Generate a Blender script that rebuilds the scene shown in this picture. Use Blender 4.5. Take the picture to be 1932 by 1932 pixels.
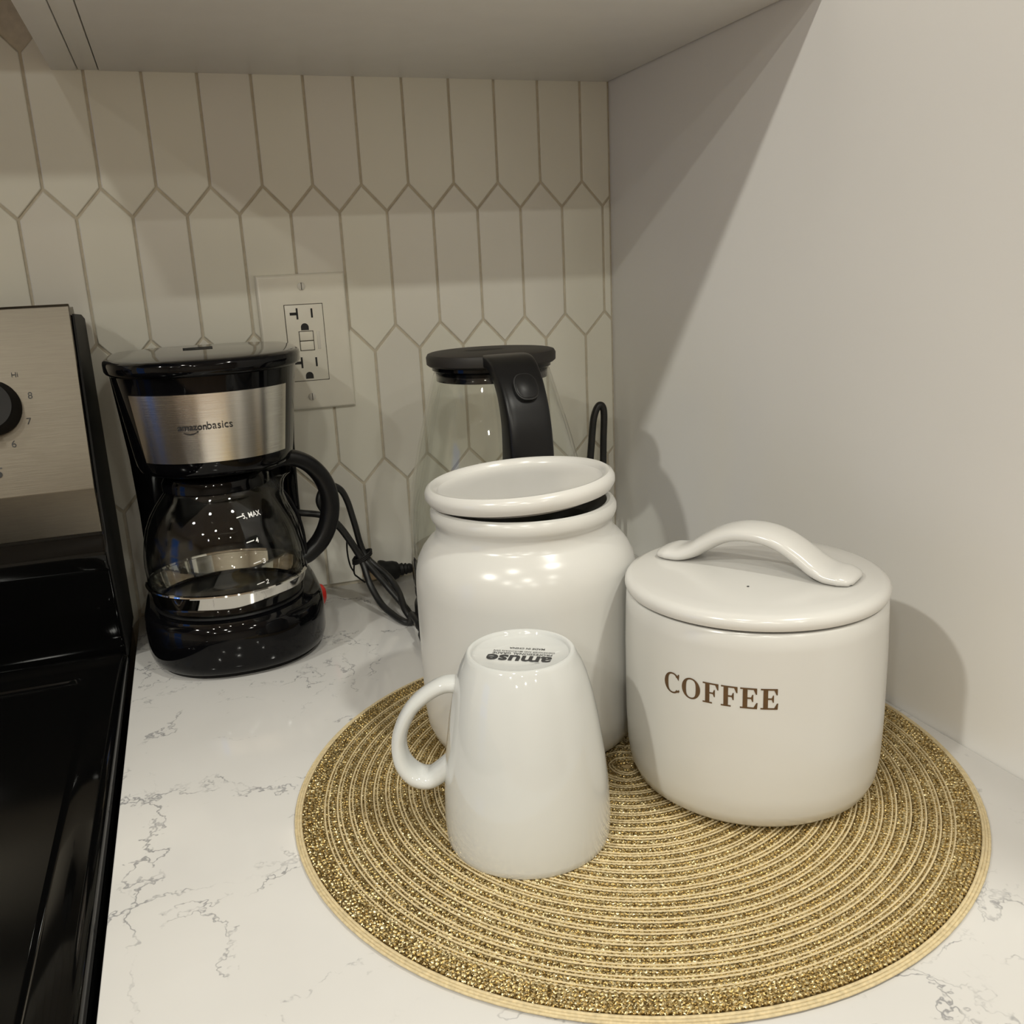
import bpy, bmesh, math, random
from mathutils import Vector, Matrix
random.seed(7)
PI = math.pi
sc = bpy.context.scene
COL = sc.collection
for o in list(bpy.data.objects):
    bpy.data.objects.remove(o)

# ------------------------------------------------------------------ camera
yaw, pitch, roll = 0.33204, -0.25862, -0.04778
fw = Vector((math.sin(yaw)*math.cos(pitch), math.cos(yaw)*math.cos(pitch), math.sin(pitch)))
rt = Vector((math.cos(yaw), -math.sin(yaw), 0))
up = rt.cross(fw)
r2 = rt*math.cos(roll) + up*math.sin(roll)
u2 = up*math.cos(roll) - rt*math.sin(roll)
cam = bpy.data.objects.new('camera', bpy.data.cameras.new('camera'))
COL.objects.link(cam)
M = Matrix((r2, u2, -fw)).transposed().to_4x4()
M.translation = Vector((-0.40509, -0.83908, 0.28409))
cam.matrix_world = M
cam.data.sensor_width = 36.0
cam.data.lens = 36.0*1721.9/1932.0
cam.data.clip_start = 0.01
sc.camera = cam

# ------------------------------------------------------------------ world (dusk outside the window) and exposure
w = bpy.data.worlds.new('world'); sc.world = w; w.use_nodes = True
w.node_tree.nodes['Background'].inputs[0].default_value = (0.10, 0.26, 0.75, 1)
w.node_tree.nodes['Background'].inputs[1].default_value = 1.2
vs = sc.view_settings
vs.view_transform = 'Standard'; vs.look = 'None'; vs.gamma = 1.0; vs.use_curve_mapping = False
vs.exposure = 0.13
sc.cycles.max_bounces = 10
sc.cycles.diffuse_bounces = 5
sc.cycles.transparent_max_bounces = 24
sc.cycles.sample_clamp_indirect = 6.0

CEIL = 1.52            # ceiling above the worktop
LAMP_X = (0.12, -0.87, -1.85)
LAMP_Y = (-1.165, -2.24, -3.32)
LAMP_W = {(0, 0): 10.0, (1, 0): 5.0, (2, 0): 22.0, (0, 1): 5.0, (1, 1): 9.0, (2, 1): 10.0, (0, 2): 6.0, (1, 2): 10.0, (2, 2): 9.0}
LAMP_COL = (1.0, 0.985, 0.885)

# ------------------------------------------------------------------ materials
def newmat(name):
    m = bpy.data.materials.new(name); m.use_nodes = True
    nt = m.node_tree
    return m, nt, nt.nodes['Principled BSDF']

def N(nt, t, **kw):
    n = nt.nodes.new(t)
    for k, v in kw.items():
        setattr(n, k, v)
    return n

def coords(nt, scale=1.0):
    tc = N(nt, 'ShaderNodeTexCoord')
    mp = N(nt, 'ShaderNodeMapping')
    s = scale if isinstance(scale, tuple) else (scale,)*3
    mp.inputs['Scale'].default_value = s
    nt.links.new(tc.outputs['Object'], mp.inputs['Vector'])
    return mp.outputs['Vector']

def noise(nt, vec, scale, detail=3.0, rough=0.5, dist=0.0):
    n = N(nt, 'ShaderNodeTexNoise')
    n.inputs['Scale'].default_value = scale
    n.inputs['Detail'].default_value = detail
    n.inputs['Roughness'].default_value = rough
    n.inputs['Distortion'].default_value = dist
    nt.links.new(vec, n.inputs['Vector'])
    return n

def ramp(nt, fac, stops):
    r = N(nt, 'ShaderNodeValToRGB')
    e = r.color_ramp.elements
    while len(e) > 1:
        e.remove(e[-1])
    e[0].position = stops[0][0]; e[0].color = stops[0][1]
    for p, c in stops[1:]:
        x = e.new(p); x.color = c
    nt.links.new(fac, r.inputs['Fac'])
    return r.outputs['Color']

def bump(nt, b, h, strength=0.2, dist=0.001):
    n = N(nt, 'ShaderNodeBump')
    n.inputs['Strength'].default_value = strength
    n.inputs['Distance'].default_value = dist
    nt.links.new(h, n.inputs['Height'])
    nt.links.new(n.outputs['Normal'], b.inputs['Normal'])

def plain(name, col, rough=0.4, metal=0.0, spec=0.5, var=0.03, nscale=40.0, bmp=0.0, coat=0.0):
    m, nt, b = newmat(name)
    v = coords(nt)
    n = noise(nt, v, nscale)
    lo = tuple(max(0, c*(1-var)) for c in col) + (1,)
    hi = tuple(min(1, c*(1+var)) for c in col) + (1,)
    nt.links.new(ramp(nt, n.outputs['Fac'], [(0.3, lo), (0.7, hi)]), b.inputs['Base Color'])
    b.inputs['Roughness'].default_value = rough
    b.inputs['Metallic'].default_value = metal
    b.inputs['Specular IOR Level'].default_value = spec
    if coat:
        b.inputs['Coat Weight'].default_value = coat
        b.inputs['Coat Roughness'].default_value = 0.05
    if bmp:
        bump(nt, b, n.outputs['Fac'], bmp)
    return m

def emis(name, col, strength):
    m, nt, b = newmat(name)
    b.inputs['Base Color'].default_value = (*col, 1)
    b.inputs['Emission Color'].default_value = (*col, 1)
    b.inputs['Emission Strength'].default_value = strength
    return m

def thin_glass(name, tint=(1, 1, 1), ior=1.45, boost=1.0):
    m = bpy.data.materials.new(name); m.use_nodes = True
    nt = m.node_tree
    for n in list(nt.nodes):
        nt.nodes.remove(n)
    out = N(nt, 'ShaderNodeOutputMaterial')
    geo = N(nt, 'ShaderNodeNewGeometry')
    dt = N(nt, 'ShaderNodeVectorMath', operation='DOT_PRODUCT')
    nt.links.new(geo.outputs['Normal'], dt.inputs[0]); nt.links.new(geo.outputs['Incoming'], dt.inputs[1])
    ab = N(nt, 'ShaderNodeMath', operation='ABSOLUTE'); nt.links.new(dt.outputs['Value'], ab.inputs[0])
    om = N(nt, 'ShaderNodeMath', operation='SUBTRACT'); om.inputs[0].default_value = 1.0; nt.links.new(ab.outputs[0], om.inputs[1])
    pw = N(nt, 'ShaderNodeMath', operation='POWER'); pw.inputs[1].default_value = 5.0; nt.links.new(om.outputs[0], pw.inputs[0])
    r0 = ((ior-1)/(ior+1))**2
    fr = N(nt, 'ShaderNodeMath', operation='MULTIPLY_ADD'); fr.inputs[1].default_value = 1-r0; fr.inputs[2].default_value = r0
    nt.links.new(pw.outputs[0], fr.inputs[0])
    tr = N(nt, 'ShaderNodeBsdfTransparent'); tr.inputs['Color'].default_value = (*tint, 1)
    gl = N(nt, 'ShaderNodeBsdfGlossy'); gl.inputs['Roughness'].default_value = 0.015
    gl.inputs['Color'].default_value = (boost, boost, boost, 1)
    mx = N(nt, 'ShaderNodeMixShader')
    nt.links.new(fr.outputs[0], mx.inputs[0])
    nt.links.new(tr.outputs[0], mx.inputs[1])
    nt.links.new(gl.outputs[0], mx.inputs[2])
    nt.links.new(mx.outputs[0], out.inputs['Surface'])
    return m

def brushed(name, col, rough, stretch, aniso=0.6, amp=0.06):
    m, nt, b = newmat(name)
    v = coords(nt, stretch)
    n = noise(nt, v, 60.0, 4.0)
    nt.links.new(ramp(nt, n.outputs['Fac'], [(0.3, tuple(c*(1-amp) for c in col)+(1,)), (0.7, tuple(min(1, c*(1+amp)) for c in col)+(1,))]), b.inputs['Base Color'])
    b.inputs['Metallic'].default_value = 1.0
    b.inputs['Roughness'].default_value = rough
    bump(nt, b, n.outputs['Fac'], 0.12, 0.0003)
    return m

def quartz():
    m, nt, b = newmat('white_quartz')
    v = coords(nt)
    d1 = noise(nt, v, 9.0, 6.0, 0.65)
    d2 = noise(nt, v, 60.0, 3.0, 0.6)
    add = N(nt, 'ShaderNodeVectorMath', operation='MULTIPLY_ADD')
    nt.links.new(d1.outputs['Color'], add.inputs[0]); add.inputs[1].default_value = (0.16, 0.16, 0.16)
    nt.links.new(v, add.inputs[2])
    add2 = N(nt, 'ShaderNodeVectorMath', operation='MULTIPLY_ADD')
    nt.links.new(d2.outputs['Color'], add2.inputs[0]); add2.inputs[1].default_value = (0.008, 0.008, 0.008)
    nt.links.new(add.outputs[0], add2.inputs[2])
    def veins(scale, thick, mscale, lo, hi, seed):
        off = N(nt, 'ShaderNodeVectorMath', operation='ADD')
        nt.links.new(add2.outputs[0], off.inputs[0]); off.inputs[1].default_value = (seed, seed*2.3, seed*.7)
        vo = N(nt, 'ShaderNodeTexVoronoi', feature='DISTANCE_TO_EDGE')
        vo.inputs['Scale'].default_value = scale
        nt.links.new(off.outputs[0], vo.inputs['Vector'])
        line = N(nt, 'ShaderNodeMapRange'); line.interpolation_type = 'SMOOTHSTEP'
        line.inputs['From Min'].default_value = 0.0; line.inputs['From Max'].default_value = thick
        line.inputs['To Min'].default_value = 1.0; line.inputs['To Max'].default_value = 0.0
        nt.links.new(vo.outputs['Distance'], line.inputs['Value'])
        mk = noise(nt, off.outputs[0], mscale, 4.0, 0.6)
        mr = N(nt, 'ShaderNodeMapRange'); mr.interpolation_type = 'SMOOTHSTEP'
        mr.inputs['From Min'].default_value = lo; mr.inputs['From Max'].default_value = hi
        nt.links.new(mk.outputs['Fac'], mr.inputs['Value'])
        mu = N(nt, 'ShaderNodeMath', operation='MULTIPLY')
        nt.links.new(line.outputs[0], mu.inputs[0]); nt.links.new(mr.outputs[0], mu.inputs[1])
        return mu.outputs[0]
    a = veins(9.0, 0.016, 15.0, 0.42, 0.58, 3.1)
    c = veins(19.0, 0.026, 22.0, 0.52, 0.66, 8.7)
    mx = N(nt, 'ShaderNodeMath', operation='MAXIMUM')
    nt.links.new(a, mx.inputs[0]); nt.links.new(c, mx.inputs[1])
    half = N(nt, 'ShaderNodeMath', operation='MULTIPLY'); half.inputs[1].default_value = 0.85
    nt.links.new(mx.outputs[0], half.inputs[0])
    cloud = noise(nt, v, 7.0, 4.0)
    base = ramp(nt, cloud.outputs['Fac'], [(0.3, (0.58, 0.567, 0.55, 1)), (0.7, (0.64, 0.627, 0.61, 1))])
    mix = N(nt, 'ShaderNodeMix', data_type='RGBA')
    nt.links.new(half.outputs[0], mix.inputs[0])
    nt.links.new(base, mix.inputs[6]); mix.inputs[7].default_value = (0.22, 0.22, 0.23, 1)
    nt.links.new(mix.outputs[2], b.inputs['Base Color'])
    b.inputs['Roughness'].default_value = 0.09
    b.inputs['Specular IOR Level'].default_value = 0.45
    return m

def glitter(name, c0, c1, c2):
    m, nt, b = newmat(name)
    v = coords(nt)
    vo = N(nt, 'ShaderNodeTexVoronoi'); vo.inputs['Scale'].default_value = 1400.0
    nt.links.new(v, vo.inputs['Vector'])
    sep = N(nt, 'ShaderNodeSeparateColor'); nt.links.new(vo.outputs['Color'], sep.inputs[0])
    nt.links.new(ramp(nt, sep.outputs[0], [(0.0, (*c0, 1)), (0.5, (*c1, 1)), (0.93, (*c2, 1))]), b.inputs['Base Color'])
    b.inputs['Metallic'].default_value = 0.85
    b.inputs['Roughness'].default_value = 0.32
    geo = N(nt, 'ShaderNodeNewGeometry')
    ma = N(nt, 'ShaderNodeVectorMath', operation='MULTIPLY_ADD')
    nt.links.new(vo.outputs['Color'], ma.inputs[0]); ma.inputs[1].default_value = (1.1, 1.1, 0.7); 
    sub = N(nt, 'ShaderNodeVectorMath', operation='SUBTRACT')
    nt.links.new(geo.outputs['Normal'], sub.inputs[0]); sub.inputs[1].default_value = (0.55, 0.55, 0.35)
    nt.links.new(sub.outputs[0], ma.inputs[2])
    nm = N(nt, 'ShaderNodeVectorMath', operation='NORMALIZE'); nt.links.new(ma.outputs[0], nm.inputs[0])
    nt.links.new(nm.outputs[0], b.inputs['Normal'])
    return m

MT = {}
MT['paint'] = plain('wall_paint', (0.80, 0.78, 0.745), 0.5, var=0.02, nscale=300, bmp=0.03)
MT['panel'] = plain('satin_panel', (0.80, 0.785, 0.76), 0.38, var=0.015, nscale=6)
MT['ceiling'] = plain('ceiling_paint', (0.82, 0.80, 0.77), 0.8)
MT['far'] = plain('far_wall_paint', (0.68, 0.63, 0.55), 0.8)
MT['floor'] = plain('wood_floor', (0.34, 0.24, 0.16), 0.4, var=0.2, nscale=6)
MT['cab'] = plain('cabinet_white', (0.80, 0.785, 0.755), 0.35, var=0.015)
MT['tile'] = plain('glazed_tile', (0.775, 0.76, 0.67), 0.22, var=0.02, nscale=14, bmp=0.05)
MT['tile2'] = plain('glazed_tile_cool', (0.755, 0.735, 0.665), 0.25, var=0.02, nscale=14, bmp=0.05)
MT['grout'] = plain('grout', (0.58, 0.53, 0.43), 0.9, var=0.08, nscale=200)
MT['quartz'] = quartz()
MT['plate'] = plain('outlet_plastic', (0.79, 0.765, 0.67), 0.3)
MT['hole'] = plain('dark_slot', (0.01, 0.01, 0.01), 0.6)
MT['seam'] = plain('seam_shadow_gap', (0.10, 0.09, 0.07), 0.8)
MT['screw'] = plain('painted_screw', (0.70, 0.68, 0.62), 0.25)
MT['black'] = plain('black_gloss_plastic', (0.002, 0.002, 0.0025), 0.06, spec=0.22)
MT['satinblack'] = plain('black_satin_plastic', (0.007, 0.007, 0.0075), 0.33, spec=0.28, nscale=400, bmp=0.02)
MT['matteblack'] = plain('black_matte_plastic', (0.010, 0.0095, 0.009), 0.55, spec=0.25)
MT['lidblack'] = plain('black_lid_plastic', (0.022, 0.0195, 0.0175), 0.5, spec=0.25)
MT['rubber'] = plain('black_cord_rubber', (0.010, 0.010, 0.010), 0.42)
MT['enamel'] = plain('black_enamel', (0.002, 0.002, 0.002), 0.06, spec=0.25)
MT['cooktop'] = plain('black_ceramic_glass', (0.002, 0.002, 0.002), 0.13, spec=0.25)
MT['steel'] = brushed('brushed_steel', (0.19, 0.170, 0.138), 0.38, (1, 22, 22))
MT['band'] = brushed('brushed_band', (0.78, 0.745, 0.69), 0.22, (1, 1, 40))
MT['chrome'] = plain('polished_steel', (0.62, 0.60, 0.57), 0.12, metal=1.0)
MT['mirror'] = plain('mirror_steel', (0.70, 0.68, 0.64), 0.04, metal=1.0, var=0.01)
MT['ceramic'] = plain('white_ceramic_satin', (0.60, 0.593, 0.568), 0.22, var=0.02, nscale=12)
MT['ceramic_lid'] = plain('white_ceramic_glaze', (0.63, 0.62, 0.595), 0.20, var=0.015, nscale=12)
MT['porcelain'] = plain('white_porcelain', (0.585, 0.595, 0.585), 0.05, var=0.01, nscale=12, coat=0.3)
MT['brown'] = plain('brown_glaze_letters', (0.090, 0.046, 0.016), 0.4, var=0.15, nscale=300)
MT['ink'] = plain('black_ink', (0.02, 0.02, 0.022), 0.5)
MT['greyink'] = plain('grey_ink', (0.05, 0.05, 0.05), 0.5)
MT['white_ink'] = plain('white_ink', (0.85, 0.85, 0.85), 0.5)
MT['red'] = plain('red_switch', (0.42, 0.02, 0.015), 0.22)
MT['glass'] = thin_glass('clear_glass', (0.975, 0.98, 0.97), 1.45)
MT['glass2'] = thin_glass('carafe_glass', (0.95, 0.955, 0.95), 1.38)
MT['window_glass'] = thin_glass('window_glass', (0.98, 0.98, 0.98), 1.3)
MT['gold'] = glitter('gold_lurex_yarn', (0.17, 0.105, 0.032), (0.42, 0.295, 0.105), (0.95, 0.82, 0.50))
MT['cream'] = plain('cream_cotton_cord', (0.58, 0.475, 0.285), 0.75, var=0.15, nscale=500)
MT['taupe'] = plain('taupe_cotton_backing', (0.42, 0.31, 0.15), 0.8, var=0.2, nscale=400)
MT['brass'] = plain('plug_blade_metal', (0.55, 0.42, 0.28), 0.3, metal=1.0)
MT['lamp'] = emis('lamp_diffuser', (1.0, 0.93, 0.82), 1.0)

# ------------------------------------------------------------------ mesh helpers
def link(o, parent=None):
    COL.objects.link(o)
    if parent is not None:
        o.parent = parent
    return o

def mk(name, verts, faces, mat, parent=None, smooth=True, sharp=38, loc=None):
    me = bpy.data.meshes.new(name)
    me.from_pydata([tuple(v) for v in verts], [], faces)
    me.materials.append(MT[mat] if isinstance(mat, str) else mat)
    if smooth:
        me.polygons.foreach_set('use_smooth', [True]*len(me.polygons))
        me.set_sharp_from_angle(angle=math.radians(sharp))
    me.update()
    o = bpy.data.objects.new(name, me)
    if loc is not None:
        o.location = loc
    return link(o, parent)

def mkbm(name, bm, mat, parent=None, smooth=True, sharp=38, loc=None):
    bmesh.ops.recalc_face_normals(bm, faces=bm.faces)
    me = bpy.data.meshes.new(name)
    bm.to_mesh(me); bm.free()
    me.materials.append(MT[mat])
    if smooth:
        me.polygons.foreach_set('use_smooth', [True]*len(me.polygons))
        me.set_sharp_from_angle(angle=math.radians(sharp))
    o = bpy.data.objects.new(name, me)
    if loc is not None:
        o.location = loc
    return link(o, parent)

def bm_box(bm, x0, x1, y0, y1, z0, z1):
    v = [bm.verts.new(p) for p in ((x0,y0,z0),(x1,y0,z0),(x1,y1,z0),(x0,y1,z0),(x0,y0,z1),(x1,y0,z1),(x1,y1,z1),(x0,y1,z1))]
    for f in ((0,3,2,1),(4,5,6,7),(0,1,5,4),(1,2,6,5),(2,3,7,6),(3,0,4,7)):
        bm.faces.new([v[i] for i in f])

def box(name, x0, x1, y0, y1, z0, z1, mat, parent=None, bevel=0.0, seg=2, loc=None):
    bm = bmesh.new()
    bm_box(bm, x0, x1, y0, y1, z0, z1)
    if bevel:
        bmesh.ops.bevel(bm, geom=list(bm.edges), offset=bevel, segments=seg, profile=0.5, affect='EDGES')
    return mkbm(name, bm, mat, parent, loc=loc)

def lathe(profile, n=72, warp=None):
    V, F, rows = [], [], []
    for r, z in profile:
        if r < 1e-7:
            V.append((0, 0, z)); rows.append([len(V)-1])
        else:
            row = []
            for k in range(n):
                a = 2*PI*k/n
                rr = r if warp is None else warp(r, z, a)
                V.append((rr*math.cos(a), rr*math.sin(a), z)); row.append(len(V)-1)
            rows.append(row)
    for a, b in zip(rows, rows[1:]):
        if len(a) == 1 and len(b) == 1:
            continue
        for k in range(n):
            k2 = (k+1) % n
            if len(a) == 1:
                F.append((a[0], b[k2], b[k]))
            elif len(b) == 1:
                F.append((a[k], a[k2], b[0]))
            else:
                F.append((a[k], a[k2], b[k2], b[k]))
    return V, F

def catmull(pts, per=8, closed=False):
    P = [Vector(p) for p in pts]; n = len(P); out = []
    rng = n if closed else n-1
    for i in range(rng):
        p1, p2 = P[i], P[(i+1) % n]
        p0 = P[i-1] if (closed or i > 0) else p1*2-p2
        p3 = P[(i+2) % n] if (closed or i+2 < n) else p2*2-p1
        for k in range(per):
            t = k/per
            out.append(0.5*((2*p1)+(p2-p0)*t+(2*p0-5*p1+4*p2-p3)*t*t+(3*p1-p0-3*p2+p3)*t**3))
    if not closed:
        out.append(P[-1])
    return out

def tube(pts, rad, n=10, closed=False):
    P = [Vector(p) for p in pts]; m = len(P); V, F = [], []
    prev = None
    for i in range(m):
        if closed:
            t = (P[(i+1) % m]-P[i-1])
        else:
            t = P[min(i+1, m-1)]-P[max(i-1, 0)]
        t.normalize()
        if prev is None:
            a = Vector((0, 0, 1)) if abs(t.z) < 0.9 else Vector((1, 0, 0))
            u = t.cross(a).normalized()
        else:
            u = (prev - t*prev.dot(t)).normalized()
        prev = u; v = t.cross(u)
        r = rad[i] if isinstance(rad, (list, tuple)) else rad
        for k in range(n):
            a = 2*PI*k/n
            V.append(P[i]+u*r*math.cos(a)+v*r*math.sin(a))
    rng = m if closed else m-1
    for i in range(rng):
        for k in range(n):
            a = i*n+k; b = i*n+(k+1) % n; j = (i+1) % m
            F.append((a, b, j*n+(k+1) % n, j*n+k))
    if not closed:
        F.append(tuple(range(n))[::-1]); F.append(tuple((m-1)*n+k for k in range(n)))
    return V, F

def sweep(pts, lateral, hw, ht, n=16, ex=2.6, nrm=None):
    """superellipse section swept on a path: hw half-width along `lateral`, ht half-thickness along the path normal"""
    P = [Vector(p) for p in pts]; m = len(P); V, F = [], []
    L0 = Vector(lateral).normalized()
    for i in range(m):
        t = (P[min(i+1, m-1)]-P[max(i-1, 0)]).normalized()
        L = (L0 - t*L0.dot(t)).normalized(); nn = t.cross(L)
        a_ = hw[i] if isinstance(hw, (list, tuple)) else hw
        b_ = ht[i] if isinstance(ht, (list, tuple)) else ht
        for k in range(n):
            a = 2*PI*k/n; c, s = math.cos(a), math.sin(a)
            V.append(P[i] + L*a_*math.copysign(abs(c)**(2/ex), c) + nn*b_*math.copysign(abs(s)**(2/ex), s))
    for i in range(m-1):
        for k in range(n):
            a = i*n+k; b = i*n+(k+1) % n
            F.append((a, b, b+n, a+n))
    F.append(tuple(range(n))[::-1]); F.append(tuple((m-1)*n+k for k in range(n)))
    return V, F

def lerp_list(ctrl, cnt):
    out = []
    for i in range(cnt):
        x = i/(cnt-1)*(len(ctrl)-1); k = min(int(x), len(ctrl)-2); f = x-k
        out.append(ctrl[k]*(1-f)+ctrl[k+1]*f)
    return out

def loft(levels, n=72, cap=True):
    """levels: (z, half width, y front, y centre, y back, back corner exponent)"""
    V, F = [], []
    for z, W, yf, yc, yb, ex in levels:
        for k in range(n):
            a = 2*PI*k/n; c, s = math.cos(a), math.sin(a)
            if s < 0:
                x = W*math.copysign(abs(c)**(2/2.3), c); y = yc+(yc-yf)*-(abs(s)**(2/2.3))
            else:
                x = W*math.copysign(abs(c)**(2/ex), c); y = yc+(yb-yc)*(abs(s)**(2/ex))
            V.append((x, y, z))
    m = len(levels)
    for i in range(m-1):
        for k in range(n):
            a = i*n+k; b = i*n+(k+1) % n
            F.append((a, b, b+n, a+n))
    if cap:
        F.append(tuple(range(n))[::-1]); F.append(tuple((m-1)*n+k for k in range(n)))
    return V, F

def thing(name, label, cat, loc=(0, 0, 0), rotz=0.0, group=None):
    o = bpy.data.objects.new(name, None); o.empty_display_size = 0.02
    COL.objects.link(o)
    o.location = loc; o.rotation_euler = (0, 0, rotz)
    o['label'] = label; o['category'] = cat
    if group:
        o['group'] = group
    return o

def tag(o, label, cat, group=None):
    o['label'] = label; o['category'] = cat
    if group:
        o['group'] = group
    return o

def struct(o):
    o['kind'] = 'structure'
    return o

def text_mesh(body, size, extrude=0.0, offset=0.0, align='CENTER', sx=1.0, spacing=1.0):
    cu = bpy.data.curves.new('lettering', 'FONT')
    cu.body = body; cu.size = size; cu.extrude = extrude; cu.offset = offset
    cu.align_x = align; cu.space_character = spacing; cu.resolution_u = 3
    o = bpy.data.objects.new('lettering_tmp', cu); COL.objects.link(o)
    bpy.context.view_layer.update()
    dg = bpy.context.evaluated_depsgraph_get()
    me = bpy.data.meshes.new_from_object(o.evaluated_get(dg))
    V = [(v.co.x*sx, v.co.y, v.co.z) for v in me.vertices]
    F = [tuple(p.vertices) for p in me.polygons]
    bpy.data.objects.remove(o); bpy.data.curves.remove(cu); bpy.data.meshes.remove(me)
    return V, F

def fit_text(body, width, height=None, **kw):
    """text scaled to a width (and height), centred at the origin in x, baseline at y=0"""
    V, F = text_mesh(body, 1.0, align='LEFT', **kw)
    xs = [v[0] for v in V]; ys = [v[1] for v in V]
    s = width/(max(xs)-min(xs)); cx = (max(xs)+min(xs))/2
    sy = s if height is None else height/(max(ys)-max(0, min(ys)) if True else 1)
    return [((v[0]-cx)*s, v[1]*sy, v[2]) for v in V], F

# ------------------------------------------------------------------ the setting
wall_back = struct(box('wall_back', -3.6, 2.0, 0.0016, 0.12, -0.92, CEIL, 'grout'))
struct(box('wall_right', 0.0, 0.10, -0.80, 0.0014, -0.92, CEIL, 'panel'))
struct(box('wall_far_right', 2.0, 2.1, -4.6, 0.12, -0.92, CEIL, 'far'))
struct(box('floor', -3.7, 2.1, -4.7, 0.12, -1.0, -0.92, 'floor'))
struct(box('ceiling', -3.7, 2.1, -4.7, 0.12, CEIL, CEIL+0.1, 'ceiling'))

# the wall behind the camera, and the left wall with a glazed door opening (dusk outside)
struct(box('wall_front', -3.6, 2.0, -4.7, -4.6, -0.92, CEIL, 'far'))
WY0, WY1, WZ0, WZ1 = -1.25, -0.42, -0.80, 1.12
bm = bmesh.new()
bm_box(bm, -3.7, -3.6, -4.6, WY0, -0.92, CEIL); bm_box(bm, -3.7, -3.6, WY1, 0.12, -0.92, CEIL)
bm_box(bm, -3.7, -3.6, WY0, WY1, -0.92, WZ0); bm_box(bm, -3.7, -3.6, WY0, WY1, WZ1, CEIL)
struct(mkbm('wall_left', bm, 'far'))
win = bpy.data.objects.new('window_1', None); COL.objects.link(win); win.location = (-3.65, (WY0+WY1)/2, WZ0); win['kind'] = 'structure'
hw = (WY1-WY0)/2; hh = WZ1-WZ0
for nm, a in (('window_frame', (-hw, -hw+.06, 0, hh)), ('window_frame', (hw-.06, hw, 0, hh)), ('window_frame', (-hw+.06, hw-.06, 0, .08)),
              ('window_frame', (-hw+.06, hw-.06, hh-.06, hh)), ('mullion', (-hw+.06, hw-.06, hh/2-.03, hh/2+.03))):
    box(nm, -0.03, 0.03, a[0], a[1], a[2], a[3], 'cab', win)
box('window_pane', -0.003, 0.003, -hw+.06, hw-.06, .08, hh/2-.03, 'window_glass', win)
box('window_pane', -0.003, 0.003, -hw+.06, hw-.06, hh/2+.03, hh-.06, 'window_glass', win)

# picket tiles of the backsplash: every one a piece of the back wall
TW, TX0, TZ1, TA, TP = 0.04217, -0.02978, 0.36277, 0.0227, 0.12192
GAP = 0.00115
def clip(poly, axis, lim, keep_less):
    out = []
    for i, p in enumerate(poly):
        q = poly[(i+1) % len(poly)]
        ip = (p[axis] <= lim) if keep_less else (p[axis] >= lim)
        iq = (q[axis] <= lim) if keep_less else (q[axis] >= lim)
        if ip:
            out.append(p)
        if ip != iq:
            t = (lim-p[axis])/(q[axis]-p[axis])
            out.append((p[0]+t*(q[0]-p[0]), p[1]+t*(q[1]-p[1])))
    return out

def inset(poly, d):
    n = len(poly); out = []
    for i in range(n):
        p0, p1, p2 = Vector(poly[i-1]), Vector(poly[i]), Vector(poly[(i+1) % n])
        e1 = (p1-p0).normalized(); e2 = (p2-p1).normalized()
        n1 = Vector((-e1.y, e1.x)); n2 = Vector((-e2.y, e2.x))
        k = 1+n1.dot(n2)
        out.append(p1+(n1+n2)*(d/max(k, 0.3)))
    return out

def area(poly):
    return 0.5*sum(poly[i-1][0]*poly[i][1]-poly[i][0]*poly[i-1][1] for i in range(len(poly)))

for row in range(-1, 4):
    z = TZ1 - row*TP
    off = 0.0 if row % 2 == 0 else 0.5
    for i in range(-1, 30):
        c = TX0 - (i+off)*TW
        hexa = [(c, z), (c-TW/2, z-TA), (c-TW/2, z-TP), (c, z-TP-TA), (c+TW/2, z-TP), (c+TW/2, z-TA)]
        if c < -0.474 and row == -1:
            top = 0.60
            hexa = [(c, z), (c-TW/2, z-TA), (c-TW/2, z-TP), (c, z-TP-TA), (c+TW/2, z-TP), (c+TW/2, z-TA)]
        p = clip(hexa, 0, -0.0006, True)
        if len(p) > 2:
            p = clip(p, 1, 0.0012 if c > -0.474 else -0.03, False)
        if len(p) > 2 and c > -0.474-TW/2:
            p = clip(p, 1, 0.56, True)
        if len(p) < 3:
            continue
        if area(p) < 0:
            p = p[::-1]
        p = inset([tuple(q) for q in p], GAP)
        if area(p) < 4e-5:
            continue
        pi_ = inset([tuple(q) for q in p], 0.0007)
        n = len(p); yo = random.uniform(-0.00018, 0.00018)
        V = [(q[0], 0.0018, q[1]) for q in p] + [(q[0], 0.0005+yo, q[1]) for q in p] + [(q[0], yo, q[1]) for q in pi_]
        F = [tuple(range(2*n, 3*n))]
        for k in range(n):
            k2 = (k+1) % n
            F += [(k, k2, n+k2, n+k), (n+k, n+k2, 2*n+k2, 2*n+k)]
        t = mk('tile', V, F, 'tile' if random.random() < 0.6 else 'tile2', wall_back, smooth=False)

# ------------------------------------------------------------------ ceiling downlights
first = None
for ix, lx in enumerate(LAMP_X):
    for iy, ly in enumerate(LAMP_Y):
        t = thing('ceiling_downlight', 'round white recessed downlight set into the kitchen ceiling', 'light', (lx, ly, CEIL), 0, 'recessed downlights in the ceiling')
        V, F = lathe([(0.052, -0.001), (0.055, -0.006), (0.075, -0.006), (0.078, 0.0), (0.052, 0.0)], 40)
        mk('trim_ring', V, F, 'ceiling', t)
        la = bpy.data.lights.new('lamp', 'AREA'); la.shape = 'DISK'; la.size = 0.095
        la.energy = LAMP_W[ix, iy]; la.color = LAMP_COL; la.spread = math.radians(175)
        lo = bpy.data.objects.new('lamp', la); link(lo, t); lo.location = (0, 0, -0.004)

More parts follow.
